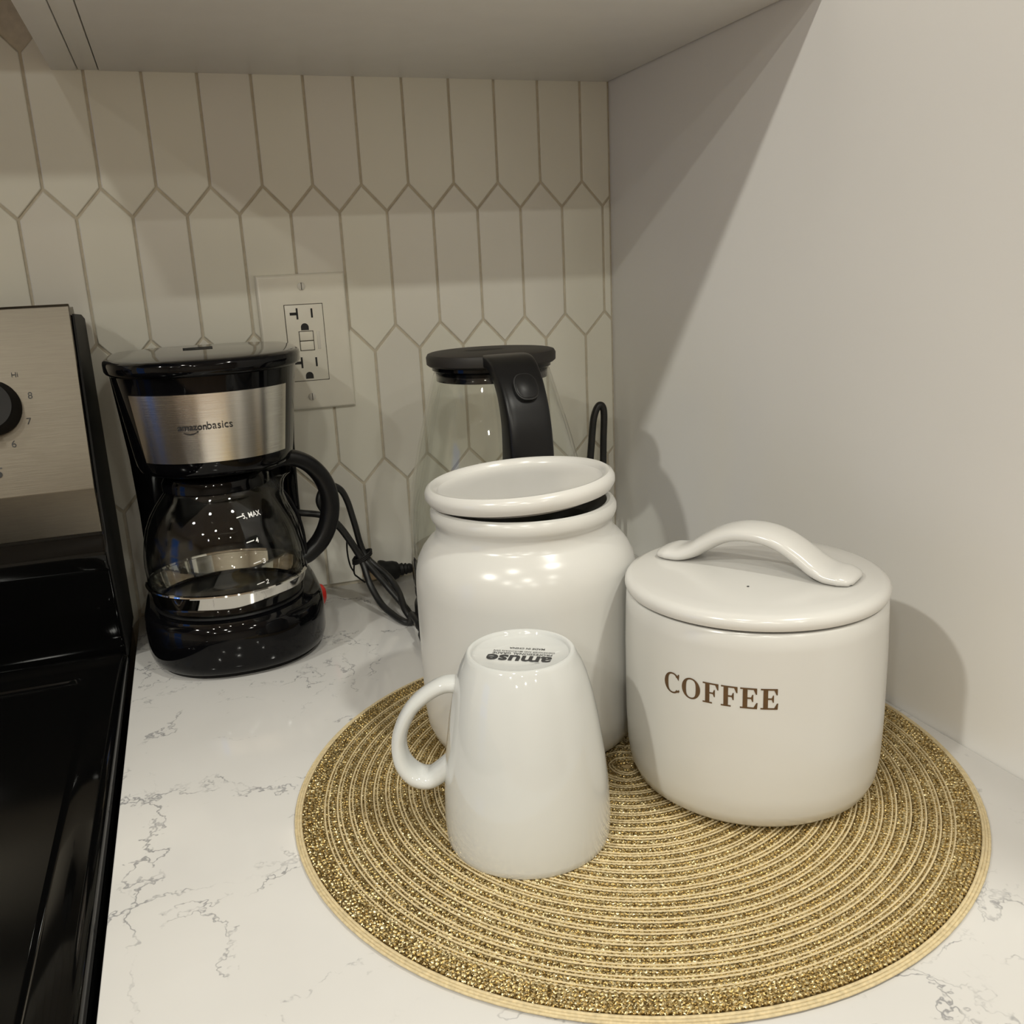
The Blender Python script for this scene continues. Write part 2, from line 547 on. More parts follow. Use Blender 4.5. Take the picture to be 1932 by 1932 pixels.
# ------------------------------------------------------------------ worktop and cabinets
box('countertop', -0.4733, -0.0004, -0.635, 0.0002, -0.032, 0.0, 'quartz', None, 0.0016)
tag(bpy.data.objects['countertop'], 'white quartz countertop with fine grey veins beside the black range', 'countertop')
bc = thing('base_cabinet', 'white base cabinet carrying the veined quartz countertop', 'cabinet', (-0.2369, -0.30, -0.92))
box('body', -0.2355, 0.2355, -0.295, 0.30, 0.10, 0.888, 'cab', bc)
box('toe_kick', -0.2355, 0.2355, -0.23, 0.30, 0.0, 0.10, 'matteblack', bc)
for s in (-1, 1):
    a, b = (-0.234, -0.002) if s < 0 else (0.002, 0.234)
    d = box('door', a, b, -0.315, -0.295, 0.105, 0.72, 'cab', bc, 0.002)
    V, F = tube(catmull([(s*0.03, -0.315, 0.58), (s*0.03, -0.345, 0.58), (s*0.03, -0.345, 0.68), (s*0.03, -0.315, 0.68)], 6), 0.005, 8)
    mk('handle', V, F, 'chrome', d)
d = box('drawer', -0.234, 0.234, -0.315, -0.295, 0.725, 0.884, 'cab', bc, 0.002)
V, F = tube(catmull([(-.06, -0.315, 0.80), (-.06, -0.345, 0.80), (.06, -0.345, 0.80), (.06, -0.315, 0.80)], 6), 0.005, 8)
mk('handle', V, F, 'chrome', d)

HZ = 0.4494
uc = thing('wall_cabinet', 'white wall cabinet above the countertop, seen from below', 'cabinet', (-0.237, 0.0, HZ))
box('side_panel', -0.237, -0.2183, -0.297, 0.0, 0, 0.76, 'cab', uc, 0.0008)
box('frame_strip', -0.2176, -0.2033, -0.297, 0.0, 0.0006, 0.018, 'cab', uc, 0.0006)
box('bottom_panel', -0.2025, 0.2355, -0.297, 0.0, 0.0002, 0.018, 'cab', uc, 0.0006)
box('carcass', -0.2183, 0.2355, -0.295, 0.0, 0.018, 0.76, 'seam', uc)
box('door', -0.237, -0.0015, -0.3165, -0.2975, 0.0, 0.76, 'cab', uc, 0.001)
box('door', 0.0015, 0.2355, -0.3165, -0.2975, 0.0, 0.76, 'cab', uc, 0.001)

hood = thing('unseen_shade_hood', 'unseen dark box hood added above the black range to shade the tiles', 'range hood', (-0.862, 0.0, 0.575))  # out-of-view box, added and sized to keep lamplight off the left tiles
box('canopy', -0.379, 0.379, -0.40, -0.001, 0.0, 0.40, 'enamel', hood, 0.004)
box('filter', -0.30, -0.01, -0.36, -0.06, -0.003, 0.002, 'matteblack', hood)
box('filter', 0.01, 0.30, -0.36, -0.06, -0.003, 0.002, 'matteblack', hood)

# ------------------------------------------------------------------ range
RX1 = -0.4790; RX0 = RX1-0.757; RC = (RX0+RX1)/2
rg = thing('kitchen_range', 'black kitchen range with glossy cooktop and slanted stainless control panel', 'range', (RC, -0.32, -0.92))
def L(x, y, z):
    return (x-RC, y+0.32, z+0.92)
def rbox(name, x0, x1, y0, y1, z0, z1, mat, bevel=0.0, par=None):
    a = L(x0, y0, z0); b = L(x1, y1, z1)
    return box(name, a[0], b[0], a[1], b[1], a[2], b[2], mat, par or rg, bevel)
rbox('body', RX0, RX1, -0.62, -0.01, -0.90, -0.004, 'enamel', 0.002)
rbox('oven_door', RX0+.005, RX1-.005, -0.66, -0.62, -0.72, -0.10, 'enamel', 0.006)
for xx in (RX0+.06, RX1-.06):
    for yy in (-0.56, -0.07):
        V, F = lathe([(0, 0), (.02, 0), (.02, .02), (0, .02)], 16)
        mk('foot', V, F, 'matteblack', rg, loc=L(xx, yy, -0.92))

# cooktop: raised glossy frame with a sunken glass field; profile swept as rounded rectangles
def rrect(x0, x1, y0, y1, r, n=8):
    P = []
    for cx, cy, a0 in ((x1-r, y1-r, 0), (x0+r, y1-r, 90), (x0+r, y0+r, 180), (x1-r, y0+r, 270)):
        for k in range(n+1):
            a = math.radians(a0+90*k/n); P.append((cx+r*math.cos(a), cy+r*math.sin(a)))
    return P
rings = []
FR = 0.0228
for ins, z, rad in ((-.001, -0.006, .006), (-.002, 0.000, .008), (-.001, .0042, .008), (.0015, .0068, .008), (.005, .0078, .008),
                    (FR-.004, .0074, .014), (FR-.0015, .0068, .015), (FR, .0048, .016), (FR+.0015, .0042, .016)):
    yb = -0.098 if ins < .01 else -0.125
    rings.append([L(x, y, z) for x, y in rrect(RX0+ins, RX1-ins, -0.645+ins, yb-ins*.8, rad)])
V = [p for r in rings for p in r]; nn = len(rings[0]); F = []
for i in range(len(rings)-1):
    for k in range(nn):
        F.append((i*nn+k, i*nn+(k+1) % nn, (i+1)*nn+(k+1) % nn, (i+1)*nn+k))
mk('cooktop_frame', V, F, 'enamel', rg)
V = [(p[0], p[1], p[2]+.0001) for p in rings[-1]]
mk('cooktop_glass', V, [tuple(range(nn))], 'cooktop', rg, smooth=False)

# backguard: black side caps, sloping black riser, stainless panel
def extr(name, prof, x0, x1, mat, bevel=0.0):
    n = len(prof)
    bm = bmesh.new()
    a = [bm.verts.new(L(x0, y, z)) for y, z in prof]; b = [bm.verts.new(L(x1, y, z)) for y, z in prof]
    bm.faces.new(a); bm.faces.new(b[::-1])
    for k in range(n):
        bm.faces.new((a[k], b[k], b[(k+1) % n], a[(k+1) % n]))
    if bevel:
        bmesh.ops.bevel(bm, geom=list(bm.edges), offset=bevel, segments=3, profile=0.5, affect='EDGES')
    return mkbm(name, bm, mat, rg)
extr('backguard', [(-0.006, -0.004), (-0.006, 0.262), (-0.030, 0.266), (-0.083, 0.268), (-0.1125, 0.140), (-0.1135, 0.108), (-0.1190, 0.093), (-0.1165, 0.080), (-0.099, 0.018), (-0.097, -0.004)], RX0, RX1, 'enamel', 0.0025)
extr('control_panel', [(-0.0820, 0.2730), (-0.0863, 0.2757), (-0.0885, 0.2740), (-0.1180, 0.1435), (-0.1150, 0.1095), (-0.1120, 0.1095), (-0.1140, 0.1435), (-0.0845, 0.2700)], RX0+.002, RX1-.0010, 'steel', 0.0006)
extr('panel_cap', [(-0.0835, 0.2715), (-0.040, 0.2725), (-0.036, 0.2660), (-0.080, 0.2655)], RX0+.003, RX1-.003, 'steel')
extr('side_cap', [(-0.006, 0.002), (-0.006, 0.262), (-0.030, 0.266), (-0.083, 0.268), (-0.1120, 0.140), (-0.1130, 0.108), (-0.1180, 0.093), (-0.1160, 0.080), (-0.099, 0.018), (-0.097, 0.002)], RX1-.0004, RX1+.0012, 'matteblack')
SL = math.atan2(0.1180-0.0885, 0.2740-0.1435)
def panel_pt(x, z, outw=0.0):
    t = (0.2740-z)/(0.2740-0.1435); y = -0.0885-(0.1180-0.0885)*t
    return Vector((x, y-outw*math.cos(SL), z-outw*math.sin(SL)*-1*-1))
def on_panel(name, V, F, x, z, mat, par, outw=0.0006, **kw):
    """local x,y of the flat art -> x and up along the sloping panel; local z -> outwards"""
    p = panel_pt(x, z, 0)
    ux = Vector((1, 0, 0)); uy = Vector((0, math.sin(SL), math.cos(SL))); un = Vector((0, -math.cos(SL), math.sin(SL)))
    W = [L(*(p+ux*v[0]+uy*v[1]+un*(v[2]+outw))) for v in V]
    return mk(name, W, F, mat, par, **kw)
KX, KZ = -0.5390, 0.2060
for kx in (KX, KX-0.12, RX0+(RX1-KX), RX0+(RX1-KX)+0.12):
    V, F = lathe([(0, 0), (.0195, 0), (.0198, .004), (.0185, .0075), (.0178, .020), (.0165, .0225), (0, .0228)], 48)
    kb = on_panel('control_knob', V, F, kx, KZ, 'matteblack', rg)
    V = [(-.0022, -.0195, .022), (.0022, -.0195, .022), (.0022, .0195, .022), (-.0022, .0195, .022), (-.0018, -.019, .0275), (.0018, -.019, .0275), (.0018, .019, .0275), (-.0018, .019, .0275)]
    on_panel('grip', V, [(0,3,2,1),(4,5,6,7),(0,1,5,4),(1,2,6,5),(2,3,7,6),(3,0,4,7)], kx, KZ, 'matteblack', kb)
for body, dx, dz, wd in (('Hi', .0175, .0225, .0042), ('8', .0255, .0068, .0030), ('7', .0225, -.0110, .0030), ('6', .0107, -.0260, .0030)):
    V, F = fit_text(body, wd)
    on_panel('dial_number', V, F, KX+dx, KZ+dz-.002, 'greyink', rg, smooth=False)
V, F = fit_text('L', .004); on_panel('dial_mark', V, F, -.5400, .1640, 'greyink', rg, smooth=False)
V, F = lathe([(0, 0.0004), (.0022, 0.0004)], 20); on_panel('indicator_light', V, F, -.5405, .1600, 'hole', rg, smooth=False)

# ------------------------------------------------------------------ outlet
OX, OZ = -0.3020, 0.2305
ou = thing('wall_outlet', 'off-white double wall outlet plate with black slots on the tile', 'outlet', (OX, -0.0003, OZ))
bm = bmesh.new(); bm_box(bm, -.0385, .0385, -.0055, 0, -.0592, .0592)
bmesh.ops.bevel(bm, geom=[e for e in bm.edges if all(v.co.y < -.005 for v in e.verts)], offset=.0032, segments=4, profile=.5, affect='EDGES')
mkbm('cover_plate', bm, 'plate', ou)
box('receptacle_gap', -.0169, .0169, -.0058, -.004, -.0336, .0336, 'seam', ou, 0.0003, 1)
fc = box('receptacle', -.0163, .0163, -.0066, -.004, -.0330, .0330, 'plate', ou, .0005)
for s, zc in ((1, .0255), (-1, -.0170)):
    box('slot', -.0069, -.0053, -.0068, -.006, zc-.0048, zc+.0048, 'hole', fc)
    box('slot', -.0124, -.0065, -.0068, -.006, zc-.0012, zc+.0012, 'hole', fc)
    box('slot', .0058, .0074, -.0068, -.006, zc-.0040, zc+.0040, 'hole', fc)
    pts = [(.0034*math.cos(a), .0034*math.sin(a)) for a in [PI*k/10 for k in range(11)]] + [(-.0034, -.0026), (.0034, -.0026)]
    V = [(p[0]-.0006, -.00685, p[1]+zc-.0118) for p in pts]
    mk('ground_hole', V, [tuple(range(len(V)))[::-1]], 'hole', fc, smooth=False)
box('button_gap', -.0064, .0064, -.0069, -.006, -.0068, .0104, 'seam', fc)
box('test_button', -.0058, .0058, -.0076, -.006, .0022, .0098, 'plate', fc, .0005)
box('test_button', -.0058, .0058, -.0074, -.006, -.0062, .0014, 'plate', fc, .0005)
box('light_window', .0092, .0118, -.0070, -.006, -.0060, .0095, 'screw', fc, .0004)
for zz in (.0487, -.0476):
    V, F = lathe([(.0034, 0), (.0033, .0008), (.0024, .0013), (0, .0015)], 24)
    s_ = mk('screw', [(v[0], -.0055-v[2], v[1]+zz) for v in V], F, 'screw', ou)
    box('screw_slot', -.0003, .0003, -.0071, -.0066, zz-.0030, zz+.0030, 'seam', s_)

# ------------------------------------------------------------------ placemat
MX, MY, MR = -0.1945, -0.4100, 0.1868
mat_ = thing('round_placemat', 'round woven placemat of glittering gold braid and cream cord', 'placemat', (MX, MY, 0.0))
V, F = lathe([(0, .0002), (MR-.002, .0002), (MR-.001, .0008), (MR-.0025, .0014), (0, .0014)], 128)
mk('backing', V, F, 'taupe', mat_)
def strand(r, z, rad, bead, amp, phase, prof=6, wob=0.0):
    beads = max(6, int(2*PI*r/bead)); seg = beads*4
    V, F = [], []
    for i in range(seg):
        a = 2*PI*i/seg; m = 1+amp*math.sin(beads*a+phase); sh = wob*math.cos(beads*a+phase)
        wv = 0.00035*math.sin(3*a+r*90)+0.00022*math.sin(7*a+r*200)
        for k in range(prof):
            b = 2*PI*k/prof
            rr = r+wv+sh+rad*m*math.cos(b)
            V.append((rr*math.cos(a), rr*math.sin(a), z+rad*m*0.85*math.sin(b)))
    for i in range(seg):
        j = (i+1) % seg
        for k in range(prof):
            F.append((i*prof+k, i*prof+(k+1) % prof, j*prof+(k+1) % prof, j*prof+k))
    return V, F
def merged(parts):
    V, F = [], []
    for v, f in parts:
        o = len(V); V += v; F += [tuple(i+o for i in q) for q in f]
    return V, F
PITCH = 0.0068
r = 0.0045
while r < MR-0.0165:
    V, F = merged([strand(r, .0026, .0012, .0024, .24, 0, wob=.0003), strand(r+.0020, .0026, .0012, .0024, .24, PI, wob=-.0003)])
    mk('gold_braid', V, F, 'gold', mat_, sharp=180)
    if r > .006:
        V, F = strand(r-.0028, .0026, .00075, .0022, .25, 0, 6); mk('gold_thread', V, F, 'gold', mat_, sharp=180)
        for dr in (-.0018, -.0038):
            V, F = strand(r+dr, .0030, .00056, .009, .08, dr*900, 6); mk('cream_cord', V, F, 'cream', mat_, sharp=180)
    r += PITCH
V, F = strand(r-.0028, .0026, .00075, .0022, .25, 0, 6); mk('gold_thread', V, F, 'gold', mat_, sharp=180)
for dr in (-.0018, -.0038):
    V, F = strand(r+dr, .0030, .00056, .009, .08, dr*900, 6); mk('cream_cord', V, F, 'cream', mat_, sharp=180)
V, F = merged([strand(r-.0004+k*.0021, .0027, .0013, .0026, .28, k*PI, wob=.0003) for k in range(5)])
mk('gold_braid', V, F, 'gold', mat_, sharp=180)
re_ = r+4*.0021+.0019
for k in range(3):
    V, F = strand(re_+k*.0013, .0024-.0004*k, .00082, .012, .06, k, 6); mk('cream_edge', V, F, 'cream', mat_, sharp=180)
MAT_TOP = 0.0034

# ------------------------------------------------------------------ storage jar with askew lid
jar = thing('storage_jar', 'tall white ceramic jar with rounded shoulders, unlettered, behind the overturned mug', 'jar', (-0.2264, -0.3416, MAT_TOP))
out = [(0, 0), (.052, 0), (.058, .0012), (.0628, .0052), (.0655, .012), (.0668, .024), (.0670, .06), (.0670, .100), (.0664, .1085), (.0648, .1155), (.0618, .1215), (.0580, .1262),
       (.0548, .1290), (.0532, .1312), (.0527, .1350), (.0529, .1378), (.0546, .1398), (.0556, .1425), (.0555, .1455), (.0542, .1478), (.0520, .1486), (.0500, .1478), (.0490, .1450),
       (.0485, .132), (.0560, .122), (.0615, .105), (.0615, .02), (.05, .006), (0, .006)]
V, F = lathe(out, 96); mk('body', V, F, 'ceramic', jar)
lid = bpy.data.objects.new('lid', None)
def lid_profile():
    return [(0, .0012), (.0400, .0010), (.0440, -.0012), (.0462, -.0012), (.0478, .0006), (.0505, .0008), (.0545, .0020), (.0566, .0052), (.0566, .0082), (.0554, .0106), (.0536, .0117), (.0516, .0114), (.0503, .0102), (.0494, .0084), (.0470, .0074), (.0300, .0068), (0, .0068)]
V, F = lathe(lid_profile(), 96)
lo = mk('lid', V, F, 'ceramic_lid', jar)
lo.location = (-0.0012, 0.0002, .1511)
ax = Vector((0.33, 0.944, 0)).normalized()      # tips the lid up on the side away from the mug handle
lo.rotation_mode = 'AXIS_ANGLE'
lo.rotation_axis_angle = (math.radians(-3.2), ax.x, ax.y, ax.z)

# ------------------------------------------------------------------ coffee canister
CX, CY, CR = -0.1315, -0.4405, 0.0690
can = thing('coffee_canister', 'squat white ceramic canister lettered COFFEE with an arched lid handle', 'canister', (CX, CY, MAT_TOP))
zs = .1098
body = [(0, 0), (.054, 0), (.0600, .0012), (.0645, .0048), (.0672, .011), (.0686, .021), (.0693, .040), (.0693, .080), (.0688, .100), (.0684, zs-.0018), (.0672, zs-.0004), (.0640, zs-.0004), (.0630, zs-.006), (.0625, .02), (.05, .006), (0, .006)]
V, F = lathe(body, 96); mk('body', V, F, 'ceramic', can)
lp = [(0, zs-.006), (.058, zs-.006), (.0600, zs), (.0660, zs+.0004), (.0684, zs+.0012), (.0692, zs+.0032), (.0690, zs+.0055), (.0676, zs+.0075), (.0645, zs+.0086), (.056, zs+.0090), (0, zs+.0092)]
V, F = lathe(lp, 96); lid2 = mk('lid', V, F, 'ceramic_lid', can)
zt = zs+.0090
hd = Vector((0.564, -0.826, 0)); hl = Vector((0.826, 0.564, 0)); hc = Vector((0.0035, 0.0045, 0))
half_ = [(.0545, .0010, .0070, .0016), (.0530, .0020, .0112, .0028), (.0480, .0028, .0138, .0038), (.0410, .0034, .0138, .0042), (.0340, .0062, .0130, .0046), (.0265, .0112, .0126, .0047), (.0165, .0168, .0126, .0046), (.0060, .0196, .0128, .0046)]
prof = [(-p[0], *p[1:]) for p in half_]+half_[::-1]
pts = catmull([hc+hd*p[0]+Vector((0, 0, zt+p[1])) for p in prof], 5)
V, F = sweep(pts, hl, lerp_list([p[2] for p in prof], len(pts)), lerp_list([p[3] for p in prof], len(pts)), 20, 2.4)
mk('handle', V, F, 'ceramic_lid', lid2, sharp=80)
V, F = lathe([(0, .0003), (.0007, .0003)], 10)
mk('speck', V, F, 'ink', lid2, smooth=False, loc=(-.018, -.0215, zt+.0001))

# serif letters, drawn as outlines (unit: cap height 1)
def arc_band(cx, cy, rx, ry, a0, a1, wmax, wmin, n=40):
    o, i = [], []
    for k in range(n+1):
        a = math.radians(a0+(a1-a0)*k/n)
        wd = wmin+(wmax-wmin)*abs(math.cos(a))**1.3
        o.append((cx+rx*math.cos(a), cy+ry*math.sin(a))); i.append((cx+(rx-wd)*math.cos(a), cy+(ry-wmin*1.0)*math.sin(a)))
    return o, i
def letter(ch):
    """list of quads (each four 2D points) and advance"""
    Q = []
    def R(x0, y0, x1, y1):
        n = max(1, int((x1-x0)/.12))
        for k in range(n):
            a = x0+(x1-x0)*k/n; b = x0+(x1-x0)*(k+1)/n
            Q.append([(a, y0), (b, y0), (b, y1), (a, y1)])
    if ch in 'FE':
        R(.12, 0, .31, 1); R(.01, 0, .43, .07); R(.01, .93, .31, 1)
        R(.31, .925, .70, 1); Q.append([(.56, .925), (.70, .925), (.70, .70), (.655, .70)])
        R(.31, .475, .55, .55); Q.append([(.46, .55), (.55, .55), (.55, .69), (.51, .69)]); Q.append([(.51, .34), (.55, .34), (.55, .475), (.46, .475)])
        if ch == 'E':
            R(.31, 0, .71, .075); Q.append([(.68, .30), (.73, .30), (.71, .0), (.57, .075)])
            return Q, .78
        return Q, .74
    if ch == 'O':
        o, i = arc_band(.46, .5, .44, .52, 0, 360, .205, .075, 56); adv = .95
    else:
        o, i = arc_band(.46, .5, .44, .52, 42, 318, .205, .075, 48); adv = .88
        Q.append([(.70, .80), (.79, .68), (.82, 1.0), (.76, 1.0)]); Q.append([(.72, .16), (.80, .24), (.84, .16), (.76, .06)])
    for k in range(len(o)-1):
        Q.append([i[k], o[k], o[k+1], i[k+1]])
    return Q, adv
HCAP = .0108
tot = sum(letter(c)[1]+.06 for c in 'COFFEE')-.06
ANG0, ANG1 = math.radians(-162.2), math.radians(-113.5)
sxl = (ANG1-ANG0)*CR/tot
xx = 0.0
for c in 'COFFEE':
    Q, adv = letter(c); V, F = [], []
    for q in Q:
        b0 = len(V)
        for px, py in q:
            a = ANG0+(xx+px)*sxl/CR
            z = .0716+py*HCAP
            V.append(((.0693+.00022)*math.cos(a), (.0693+.00022)*math.sin(a), z))
        F.append((b0, b0+1, b0+2, b0+3))
    mk('letter', V, F, 'brown', can, smooth=False)
    xx += adv+.06

# ------------------------------------------------------------------ mug, upside down
MUX, MUY = -0.2685, -0.4455
mug = thing('coffee_mug', 'glossy white porcelain mug standing upside down with printed base', 'mug', (MUX, MUY, MAT_TOP))
MO = [(.0404, .0006), (.0412, 0), (.0419, .0010), (.0423, .004), (.0426, .014), (.0418, .030), (.0400, .048), (.0373, .0660), (.0349, .0785), (.0323, .0880), (.0299, .0945), (.0277, .0985), (.0268, .1002), (.0258, .1008), (.0246, .1004), (.0240, .0992), (.0236, .0984), (.0100, .0982), (0, .0982)]
MI = [(0, .0935), (.020, .0925), (.0285, .086), (.0335, .066), (.0362, .048), (.0382, .030), (.0394, .012), (.0398, .003), (.0404, .0006)]
V, F = lathe(MI+MO, 112); mk('body', V, F, 'porcelain', mug, sharp=70)
ih = Vector((-0.925, 0.38, 0)).normalized()      # handle direction
hp = [(.0315, .0830, .0062, .0042), (.0390, .0826, .0058, .0040), (.0475, .0782, .0058, .0038), (.0560, .0705, .0062, .0036), (.0618, .0600, .0066, .0037), (.0640, .0500, .0070, .0039), (.0625, .0400, .0084, .0044), (.0570, .0330, .0092, .0046), (.0495, .0312, .0090, .0046), (.0430, .0350, .0084, .0050), (.0370, .0395, .0080, .0057)]
pts = catmull([ih*p[0]+Vector((0, 0, p[1])) for p in hp], 6)
V, F = sweep(pts, (-ih.y, ih.x, 0), lerp_list([p[2] for p in hp], len(pts)), lerp_list([p[3] for p in hp], len(pts)), 20, 2.2)
mk('handle', V, F, 'porcelain', mug, sharp=80)
td = Vector((-0.835, 0.55, 0)); tu = Vector((-0.55, -0.835, 0))
def mug_text(name, body, width, height, cu_, cv, **kw):
    V, F = fit_text(body, width, height, **kw)
    W = [td*(v[0]+cu_)+tu*(v[1]+cv)+Vector((0, 0, .09845)) for v in V]
    mk(name, W, F, 'ink', mug, smooth=False)
mug_text('brand_print', 'amuse', .0325, .0060, -.0004, .0030, offset=.028)
mug_text('print_line', 'PROFESSIONAL GRADE', .0300, .0022, -.0010, -.0004, offset=.006)
mug_text('print_line', 'DISHWASHER AND MICROWAVE SAFE', .0310, .0014, -.0012, -.0028, offset=.004)
mug_text('print_line', 'MADE IN CHINA', .0180, .0018, -.0020, -.0068, offset=.012)

# ------------------------------------------------------------------ glass kettle on its power base
KXC, KYC = -0.1741, -0.1355
kb = thing('kettle_base', 'black round power base with its cord, under the glass kettle', 'kettle base', (KXC, KYC, 0))
V, F = lathe([(0, 0), (.070, 0), (.0745, .0015), (.0762, .005), (.0762, .013), (.0745, .0165), (.066, .018), (0, .018)], 80)
mk('base', V, F, 'satinblack', kb)
pts = catmull([(.058, .055, .006), (.085, .075, .006), (.112, .095, .02), (.1252, .0955, .085), (.1287, .0955, .1112), (.1324, .0955, .1421), (.1383, .0955, .1544), (.1430, .0950, .1487), (.1420, .0950, .1203), (.1406, .0950, .0834), (.138, .0960, .02), (.118, .118, .005), (.06, .1225, .005), (0.0, .1200, .006), (-.040, .1190, .010), (-.052, .1185, .0125)], 8)
V, F = tube(pts, .0034, 10); mk('power_cord', V, F, 'rubber', kb)
# plug lying against the wall
pl = bpy.data.objects.new('plug', None)
PLX = [(-.052, .0042), (-.054, .0052), (-.0565, .0046), (-.0575, .0060), (-.060, .0050), (-.061, .0066), (-.064, .0058), (-.066, .0085), (-.070, .0100), (-.076, .0105), (-.0785, .0118), (-.0815, .0125), (-.0835, .0122)]
V, F = lathe([(0, p[0]) for p in PLX[:1]]+[(p[1], p[0]) for p in PLX]+[(0, PLX[-1][0])], 20)
V = [(v[2], v[0]*.8+.1185, v[1]*.95+.0125) for v in V]
plug = mk('plug', V, F, 'matteblack', kb)
for dy in (-.0055, .0055):
    box('plug_blade', -.0990, -.0830, .1185+dy-.0007, .1185+dy+.0007, .0085, .0145, 'brass', plug)

ke = thing('glass_kettle', 'clear glass electric kettle with black lid and curved black handle', 'kettle', (KXC, KYC, 0.018))
gz = lambda z: z-.018
V, F = lathe([(0, gz(.0185)), (.070, gz(.0185)), (.0735, gz(.020)), (.0748, gz(.024)), (.0748, gz(.034)), (0, gz(.034))], 80); mk('bottom_ring', V, F, 'satinblack', ke)
V, F = lathe([(.0752, gz(.0335)), (.0757, gz(.036)), (.0757, gz(.0575)), (.0750, gz(.060)), (.070, gz(.0605))], 80); mk('heater_band', V, F, 'chrome', ke)
V, F = lathe([(0, gz(.0612)), (.060, gz(.0612)), (.066, gz(.0620)), (.0705, gz(.0612)), (.0705, gz(.059)), (0, gz(.059))], 80); mk('heating_plate', V, F, 'chrome', ke)
gp = [(.0752, .0600), (.0752, .0720), (.0745, .0880), (.0732, .1020), (.0705, .1180), (.0670, .1340), (.0635, .1490), (.0595, .1640), (.0553, .1790), (.0515, .1920), (.0482, .2030), (.0460, .2095)]
V, F = lathe([(r_, gz(z_)) for r_, z_ in gp]+[(r_-.0022, gz(z_)) for r_, z_ in gp[::-1]], 96)
mk('glass_body', V, F, 'glass', ke, sharp=80)
V, F = lathe([(.0412, gz(.2010)), (.0448, gz(.2012)), (.0452, gz(.2085)), (.0478, gz(.2100)), (.0478, gz(.2125)), (.0412, gz(.2125))], 72); mk('neck_ring', V, F, 'black', ke)
V, F = lathe([(0, gz(.2040)), (.0405, gz(.2040)), (.0410, gz(.2125)), (.0500, gz(.2130)), (.0518, gz(.2145)), (.0520, gz(.2200)), (.0508, gz(.2222)), (.049, gz(.2228)), (0, gz(.2230))], 80); klid = mk('lid', V, F, 'lidblack', ke)
pts = [(.0165*math.cos(a)-.002, .007*math.sin(a)+.012, gz(.22315)) for a in [2*PI*k/28 for k in range(28)]]
mk('lid_recess', pts, [tuple(range(28))], 'hole', klid, smooth=False)
# handle: starts at the lid, arcs forward and down
kh = [(-.014, .2160, .0180, .0030), (-.030, .2180, .0186, .0042), (-.046, .2186, .0186, .0048), (-.060, .2165, .0180, .0054), (-.073, .2095, .0174, .0062), (-.0845, .1970, .0168, .0080), (-.0925, .1790, .0165, .0105), (-.0948, .1560, .0165, .0130), (-.0925, .1310, .0167, .0158), (-.0890, .1060, .0170, .0150), (-.0865, .0830, .0170, .0115), (-.0840, .0640, .0165, .0085), (-.0800, .0520, .0150, .0060)]
pts = catmull([(p[0]*.07, p[0], gz(p[1])) for p in kh], 5)
V, F = sweep(pts, (1, 0, 0), lerp_list([p[2] for p in kh], len(pts)), lerp_list([p[3] for p in kh], len(pts)), 40, 7.0)
mk('handle', V, F, 'satinblack', ke, sharp=40)
# oval lid-release button set in the handle
def oval(y, z, ny, nz, a, b, lift, n=32):
    t = Vector((0, -nz, ny)); c = Vector((-0.0052, y, gz(z))); nn = Vector((0, ny, nz)); P = []
    for k in range(n):
        an = 2*PI*k/n; cx_, sx_ = math.cos(an), math.sin(an)
        P.append(c+Vector((1, 0, 0))*a*math.copysign(abs(cx_)**.8, cx_)+t*b*math.copysign(abs(sx_)**.8, sx_)+nn*lift)
    return P
def button(scale, l0, l1, mat, name, par):
    nv = Vector((0, -.80, .60))
    a = oval(-.0925, .2035, nv.y, nv.z, .0082*scale, .0100*scale, l0); b = oval(-.0925, .2035, nv.y, nv.z, .0082*scale, .0100*scale, l1)
    c = oval(-.0925, .2035, nv.y, nv.z, .0070*scale, .0088*scale, l1+.0006)
    V = a+b+c; n = len(a); F = [tuple(range(2*n, 3*n))]
    for k in range(n):
        k2 = (k+1) % n
        F += [(k, k2, n+k2, n+k), (n+k, n+k2, 2*n+k2, 2*n+k)]
    bmx = bmesh.new(); vv = [bmx.verts.new(p) for p in V]
    for f in F:
        bmx.faces.new([vv[q] for q in f])
    return mkbm(name, bmx, mat, par)
button(1.10, -.006, .0006, 'hole', 'button_gap', ke)
button(1.0, -.006, .0014, 'satinblack', 'release_button', ke)

# ------------------------------------------------------------------ drip coffee maker
CMX, CMY = -0.3920, -0.1000
cm = thing('coffee_maker', 'compact black drip coffee maker with a brushed steel band', 'coffee maker', (CMX, CMY, 0))
yl = lambda y: y-CMY
def lv(z, W, yf, yb=-.018, ex=5.0, yc=-.105):
    return (z, W, yl(yf), yl(yc), yl(yb), ex)
V, F = loft([lv(0, .062, -.172), lv(.004, .0630, -.174)]); mk('foot_plate', V, F, 'matteblack', cm)
V, F = loft([lv(.0035, .0645, -.176), lv(.0060, .0672, -.1795), lv(.0120, .0688, -.1815), (.030, .0690, yl(-.182), yl(-.105), yl(-.018), 5.0), lv(.0385, .0684, -.181), lv(.0415, .0668, -.179), lv(.0428, .0640, -.175)])
mk('base', V, F, 'black', cm)
V, F = lathe([(0, .0425), (.056, .0425), (.0572, .0436), (.0560, .0448), (0, .0448)], 64); mk('hot_plate', V, F, 'satinblack', cm, loc=(-.0025, yl(-.110), 0))
V, F = loft([(.0420, .0660, yl(-.0450), yl(-.036), yl(-.018), 6.0), (.100, .0655, yl(-.0450), yl(-.036), yl(-.018), 6.0), (.150, .0668, yl(-.048), yl(-.038), yl(-.018), 6.0), (.2240, .0715, yl(-.072), yl(-.055), yl(-.018), 6.0)])
mk('column', V, F, 'black', cm)
hl_ = [(.1500, .0520, -.160), (.1520, .0560, -.166), (.1560, .0578, -.1690), (.1620, .0588, -.1705), (.2140, .0655, -.1785), (.2240, .0668, -.1800)]
